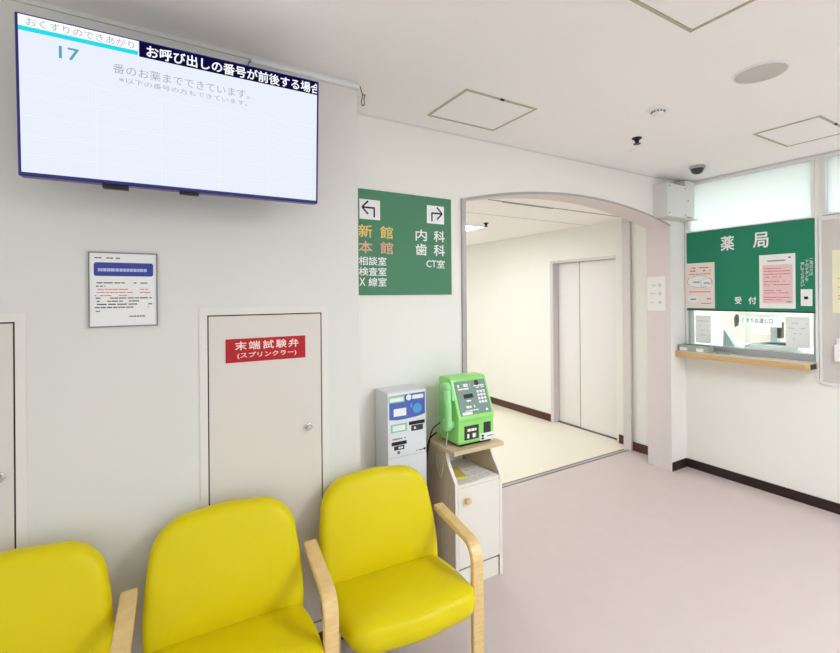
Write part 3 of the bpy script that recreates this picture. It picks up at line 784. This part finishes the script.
# grey box in the corner above the pier
o = thing('junction_box', 'grey steel box in the corner where the arch wall meets the windows', 'junction box', (3.775, YB, 2.330))
MB().box(-.150, .150, -.118, 0, -.135, .135, .002).build('casing', 'box', o)
MB().box(-.146, .146, -.1205, -.118, -.131, .131, .001).build('cover_plate', 'box', o)
q = MB()
for sx_ in (-1, 1):
    for sz_ in (-1, 1): q.lathe([(.006, 0), (.005, .003), (0, .003)], (sx_*.115, -.1205, sz_*.112), 'y', 12)
build_each(q, 'screw', 'trim_dark', o)
MB().box(.151, .298, -.10, 0, -.118, .190, .001).build('side_duct', 'box', o)
MB().lathe([(.007, 0), (.006, .003), (0, .003)], (.20, -.10, .02), 'y', 12).build('duct_screw', 'trim_dark', o)
MB().box(-.145, .305, -.125, 0, -.142, -.1355).build('bottom_plate', 'box', o)

# paper on the pier
o = thing('pier_notice', 'white paper notice on the pier beside the arch', 'notice', (AX1-.001, 2.366, 1.55), -90)
MB().box(-.083, .083, -.001, 0, -.152, .152).build('sheet', 'paper', o)
q = MB()
for zz in (.075, -.0, -.08):
    q.lathe([(.016, 0), (.016, .0005), (0, .0005)], (.035, -.001, zz), 'y', 14); lines(q, -.06, .0, zz, .012, -.001, int(zz*1000)+200, .2, .4, .8)
q.build('print_strokes', 'noticeboard', o)

# ------------------------------------------------------------ elevator
o = thing('elevator_door', 'pale two-leaf elevator door in the corridor beyond the arch', 'elevator', (4.15, 3.427, 0), -90)
# local x = -(y-3.427); room side is -y local
MB().box(-.450, -.405, -.006, .118, 0, 1.955).box(-.405, .450, -.006, .118, 1.925, 1.955).build('door_frame', 'elev_frame', o)
MB().box(-.402, -.074, .088, .108, .012, 1.922, .002).build('door_leaf', 'elev', o)
MB().box(-.071, .418, .074, .100, .012, 1.922, .002).build('door_leaf', 'elev', o)
MB().box(-.405, .420, .06, .118, 0, .008).build('sill', 'trim_dark', o)
MB().box(-.0765, -.0708, .0735, .1, .012, 1.922).build('door_seam', 'elev_seam', o)

# ------------------------------------------------------------ pharmacy counter
# green board over the hatch. local x = -(y - yc)
yc = (GY0+GY1)/2
o = thing('pharmacy_sign', 'large green pharmacy reception board over the service counter', 'sign', (XC, yc, 1.745), -90)
def gx(y): return yc-y
def gz(z): return z-1.745
MB().box(gx(GY1)+.001, gx(GY0)-.001, -.012, .018, gz(1.407), gz(2.084), .001).build('board', 'green', o)
q = MB(); letters(q, '薬', gx(1.934), gx(1.836), gz(1.904), gz(2.022), -.0126, .0022); letters(q, '局', gx(1.698), gx(1.598), gz(1.904), gz(2.022), -.0126, .0022)
letters(q, '受', gx(1.833), gx(1.785), gz(1.461), gz(1.518), -.0126, .001); letters(q, '付', gx(1.735), gx(1.681), gz(1.461), gz(1.518), -.0126, .001)
for ci, st in enumerate(['ご用の方は', '下のボタンを', '押してください']):
    yy = 1.336 + ci*.0255; n = len(st); ztop = 1.800 - ci*.014; hh = .026
    for k, ch in enumerate(st): letters(q, ch, gx(yy+.010), gx(yy-.010), gz(ztop-hh*(k+1)+.003), gz(ztop-hh*k), -.0126)
q.build('lettering', 'white', o)
MB().box(gx(GY1), gx(GY0), -.014, .018, gz(1.399), gz(1.409)).build('lower_edge', 'base_dark', o)

# posters on the board
o = thing('poster', 'cream poster with line drawings at the left of the green board', 'poster', (XC-.0125, 2.104, 1.617), -90)
MB().box(-.119, .119, -.0012, 0, -.197, .197).build('sheet', 'creampaper', o)
q = MB()
lines(q, -.07, .08, .155, .010, -.0013, 91, .08, .2); lines(q, -.08, .09, .128, .012, -.0013, 92, .08, .2); lines(q, -.09, .09, -.055, .008, -.0013, 93, .06, .15, 1); lines(q, -.09, .09, .100, .007, -.0013, 95, .06, .15)
q.build('red_print_strokes', 'redink', o)
q = MB(); q.prism([(-.1+.1*math.cos(R(a))*1.0+.095, .035+.05*math.sin(R(a))) for a in range(0, 360, 20)], -.0014, -.0012, 'y'); q.prism([(.055+.05*math.cos(R(a)), .02+.045*math.sin(R(a))) for a in range(0, 360, 20)], -.0015, -.0012, 'y')
q.prism([(-.06+.045*math.cos(R(a)), -.12+.035*math.sin(R(a))) for a in range(0, 360, 20)], -.0014, -.0012, 'y'); q.build('drawing_fill', 'paper', o)
q = MB()
for cx_, cz_, rx_, rz_ in ((-.005, .035, .105, .053), (.055, .02, .05, .045)):
    for k in range(0, 28):
        if k % 7 == 3: continue
        a0, a1 = R(k*360/28), R((k+1)*360/28)
        q.prism([(cx_+rx_*math.cos(a0), cz_+rz_*math.sin(a0)), (cx_+rx_*math.cos(a1), cz_+rz_*math.sin(a1)), (cx_+rx_*.965*math.cos(a1), cz_+rz_*.95*math.sin(a1)), (cx_+rx_*.965*math.cos(a0), cz_+rz_*.95*math.sin(a0))], -.0018, -.0012, 'y')
lines(q, -.08, -.03, -.12, .012, -.0016, 94, .2, .4); lines(q, .02, .09, -.115, .010, -.0016, 97, .2, .4); lines(q, -.07, .0, .03, .010, -.0017, 96, .15, .3); lines(q, .02, .08, .02, .010, -.0017, 98, .15, .3); lines(q, .01, .09, -.155, .006, -.0016, 99, .2, .4)
q.build('line_drawing', 'greyink', o)
o = thing('poster', 'white poster with a pink printed block at the right of the green board', 'poster', (XC-.0125, 1.544, 1.636), -90)
MB().box(-.115, .115, -.0012, 0, -.207, .207).build('sheet', 'paper', o)
MB().box(-.093, .098, -.0016, -.0012, -.168, .128).build('pink_block', 'pinkpaper', o)
q = MB(); lines(q, -.06, .055, .158, .010, -.0014, 101, .05, .1, 1); q.box(.072, .088, -.0016, -.0012, .172, .184); lines(q, .06, .09, -.155, .008, -.0018, 102, .3, .5, 1)
q.build('print_strokes', 'greyink', o)
q = MB()
for i, zz in enumerate((.10, .078, .056, .034, .0, -.025, -.07, -.088, -.122, -.14)): lines(q, -.082, .085 if i % 3 else .03, zz, .006, -.0018, 110+i, .06, .16, .85)
q.build('red_print_strokes', 'redink', o)
# call button
o = thing('call_button', 'white call button on the right of the green board', 'button', (XC-.0125, 1.362, 1.512), -90)
MB().box(-.033, .033, -.014, 0, -.061, .061, .003).build('housing', 'white', o)
MB().box(-.012, .012, -.018, -.014, -.012, .008, .002).build('push_button', 'black', o)

# wooden shelf
def rshelf(x0, x1, y0, y1, r):
    pts = [(x1, y0), (x1, y1), (x0, y1)]
    for k in range(0, 9):
        a = R(180+90*k/8); pts.append((x0+r+r*math.cos(a), y0+r+r*math.sin(a)))
    return pts
o = thing('counter_shelf', 'long wooden service counter shelf below the green board', 'counter', (0, 0, 0))
o.location = (XC, yc, 1.000)
def loc2(pts): return [(x-XC, y-yc) for x, y in pts]
MB().prism(loc2(rshelf(3.930, XC-.001, 1.305, YB-.002, .03)), 0, .044, 'z', .003, 2).build('board', 'shelf_wood', o, smooth=35)
MB().prism(loc2(rshelf(3.935, XC-.001, 1.310, YB-.004, .026)), .0442, .047, 'z').build('top_laminate', 'shelf_top', o)
MB().box(-.135, -.05, 1.301-yc, 1.3048-yc, .004, .040).build('end_cap', 'black', o)
# sill and sliding glass of the hatch
o = thing('service_window', 'clear sliding glass of the pharmacy hatch above the wooden shelf', 'window', (XC+.02, yc, 1.036), -90)
MB().box(gx(GY1), gx(GY0), -.012, .09, 0, .062, .002).build('sill_rail', 'sash', o)
build_each(MB().box(gx(GY1), gx(GY1)+.018, -.01, .05, .040, .37).box(gx(GY0)-.018, gx(GY0), -.01, .05, .040, .37), 'side_rail', 'sash', o)
MB().box(gx(GY1)+.018, gx(1.75), .012, .017, .040, .37).build('glass_pane', 'glass', o)
MB().box(gx(1.78), gx(GY0)-.018, .024, .029, .040, .37).build('glass_pane', 'glass', o)
# tray of slips on the shelf
o = thing('document_tray', 'grey-green paper tray on the left end of the wooden shelf', 'tray', (4.010, 2.105, 1.0476), -90)
t = MB()
t.prism([(-.118, -.045), (.118, -.045), (.118, .045), (-.118, .045)], 0, .006, 'z')
t.box(-.118, .118, -.048, -.042, 0, .058, .001).box(-.118, .118, .042, .048, 0, .058, .001).box(-.120, -.114, -.048, .048, 0, .058, .001).box(.114, .120, -.048, .048, 0, .058, .001)
t.build('bin', 'tray', o)
MB().box(-.112, .112, -.040, .040, .006, .054).build('lining', 'mat_dark', o)
q = MB(); q.box(-.108, -.045, -.0495, -.048, .006, .034); q.box(.030, .088, -.0495, -.048, .006, .034); build_each(q, 'white_label', 'paper', o)
tag(MB().box(-.035, .035, -.05, .05, 0, .018, .003).build('pen_tray', 'sash', loc=(4.045, 1.90, 1.0476)), 'small flat grey tray beside the paper tray on the shelf', 'tray')

# inside the pharmacy: desk and what stands on it
o = thing('pharmacy_desk', 'white desk inside the pharmacy behind the hatch', 'desk', (4.62, 1.22, 0))
MB().box(-.32, .32, -1.2, 1.25, 1.04, 1.07, .003).build('desk_top', 'white', o)
for s_ in (-1.15, 1.2): MB().box(-.30, .30, s_-.02, s_+.02, 0, 1.04).build('leg', 'white', o)
MB().box(-.31, -.29, -1.1, 1.15, 0.3, 1.04).build('modesty_panel', 'white', o)
# papers taped inside the glass
def sheet(label, y, z, w, h, seed, x=4.126, name='taped_paper'):
    o = thing(name, label, 'paper', (x, y, z), -90)
    MB().box(-w/2, w/2, -.0008, 0, -h/2, h/2).build('sheet', 'thin_paper', o)
    q = MB()
    for i in range(4): lines(q, -w*.4, w*.4, h*(.3-.17*i), .006, -.001, seed+i, .1, .3, .5)
    q.build('print_strokes', 'noticeboard', o)
    return o
sheet('white paper taped inside the hatch glass above the paper tray', 2.10, 1.235, .125, .24, 300)
sheet('white paper taped inside the hatch glass at its right end', 1.437, 1.25, .145, .23, 320, 4.139)
o = thing('window_sign', 'white sign with dark lettering hung inside the pharmacy hatch', 'sign', (4.30, 1.77, 1.325), -90)
MB().box(-.165, .175, -.002, 0, -.055, .04).build('sheet', 'thin_paper', o)
MB().box(-.165, .175, 0, .01, .04, .32).build('hanger', 'glass', o)
q = MB(); letters(q, 'くすりお渡し口', -.105, .115, -.026, .014, -.0026, .0006); q.build('lettering', 'greyink', o)
MB().prism([(-.160, -.07), (-.135, -.055), (-.125, -.01), (-.13, .035), (-.148, .045), (-.166, .01)], -.003, -.002, 'y').build('pink_figure', 'greyink', o)
# scanner, stand, boxes on the desk
o = thing('desk_scanner', 'white desktop device with a dark teal tray inside the hatch', 'device', (4.45, 1.70, 1.0702), -90)
MB().prism([(-.19, 0), (.15, 0), (.19, .03), (.19, .045), (-.15, .045), (-.19, .03)], -.09, .10, 'y', .004).build('base', 'white', o)
MB().prism([(-.11, .046), (.17, .046), (.18, .075), (.12, .068), (-.06, .062)], -.05, .06, 'y', .003).build('tray', 'teal', o)
MB().box(-.15, .17, -.07, .08, .045, .052, .002).build('lid', 'sash', o)
o = tag(MB().prism([(-.06, 0), (.05, 0), (-.05, .17)], -.03, .03, 'y', .002).build('tape_stand', 'pale_teal', loc=(4.30, 1.955, 1.0702)), 'pale blue triangular stand inside the hatch glass', 'stand')
o.rotation_euler = (0, 0, R(-90))
o = tag(MB().box(-.07, .07, -.05, .05, 0, .11, .003).build('paper_box', 'creampaper', loc=(4.75, 1.90, 1.0702)), 'cream paper box standing on the pharmacy desk', 'box')
o.rotation_euler = (0, 0, R(-90))
o = thing('card_reader', 'dark narrow device standing in the pharmacy behind the sign', 'device', (4.72, 1.80, 1.0702), -90)
MB().box(-.025, .025, -.03, .03, .0, .22, .003).build('column', 'sash', o)
MB().box(.026, .055, -.03, .03, .08, .22, .003).build('dark_panel', 'panel_dark', o)

# notice board at the right edge
o = thing('notice_board', 'grey notice board with white frame at the right edge', 'notice board', (XC-.001, .70, 1.487), -90)
MB().box(-.580, .580, -.010, 0, -.575, .575).build('panel', 'noticeboard', o)
MB().frame(-.592, .592, -.590, .590, .016, -.016, 0).build('frame', 'white_frame', o)
o = thing('yellow_notice', 'pale yellow paper pinned on the grey notice board', 'notice', (XC-.0115, 1.115, 1.625), -90)
MB().box(-.105, .105, -.001, 0, -.220, .220).build('sheet', 'yellowpaper', o)
q = MB()
for i, zz in enumerate((.02, -.04, -.10, -.12)): lines(q, -.075, .08, zz, .007, -.0011, 340+i, .1, .25)
q.build('print_strokes', 'shelf_wood', o)
o = thing('leaflet_pocket', 'white leaflet pocket on the notice board under the yellow paper', 'leaflet holder', (XC-.0115, 1.12, 1.14), -90)
MB().box(-.085, .085, -.03, 0, -.07, .045, .003).build('pocket', 'white', o)
MB().box(-.075, .075, -.018, -.004, .0, .09).build('leaflet', 'paper', o)
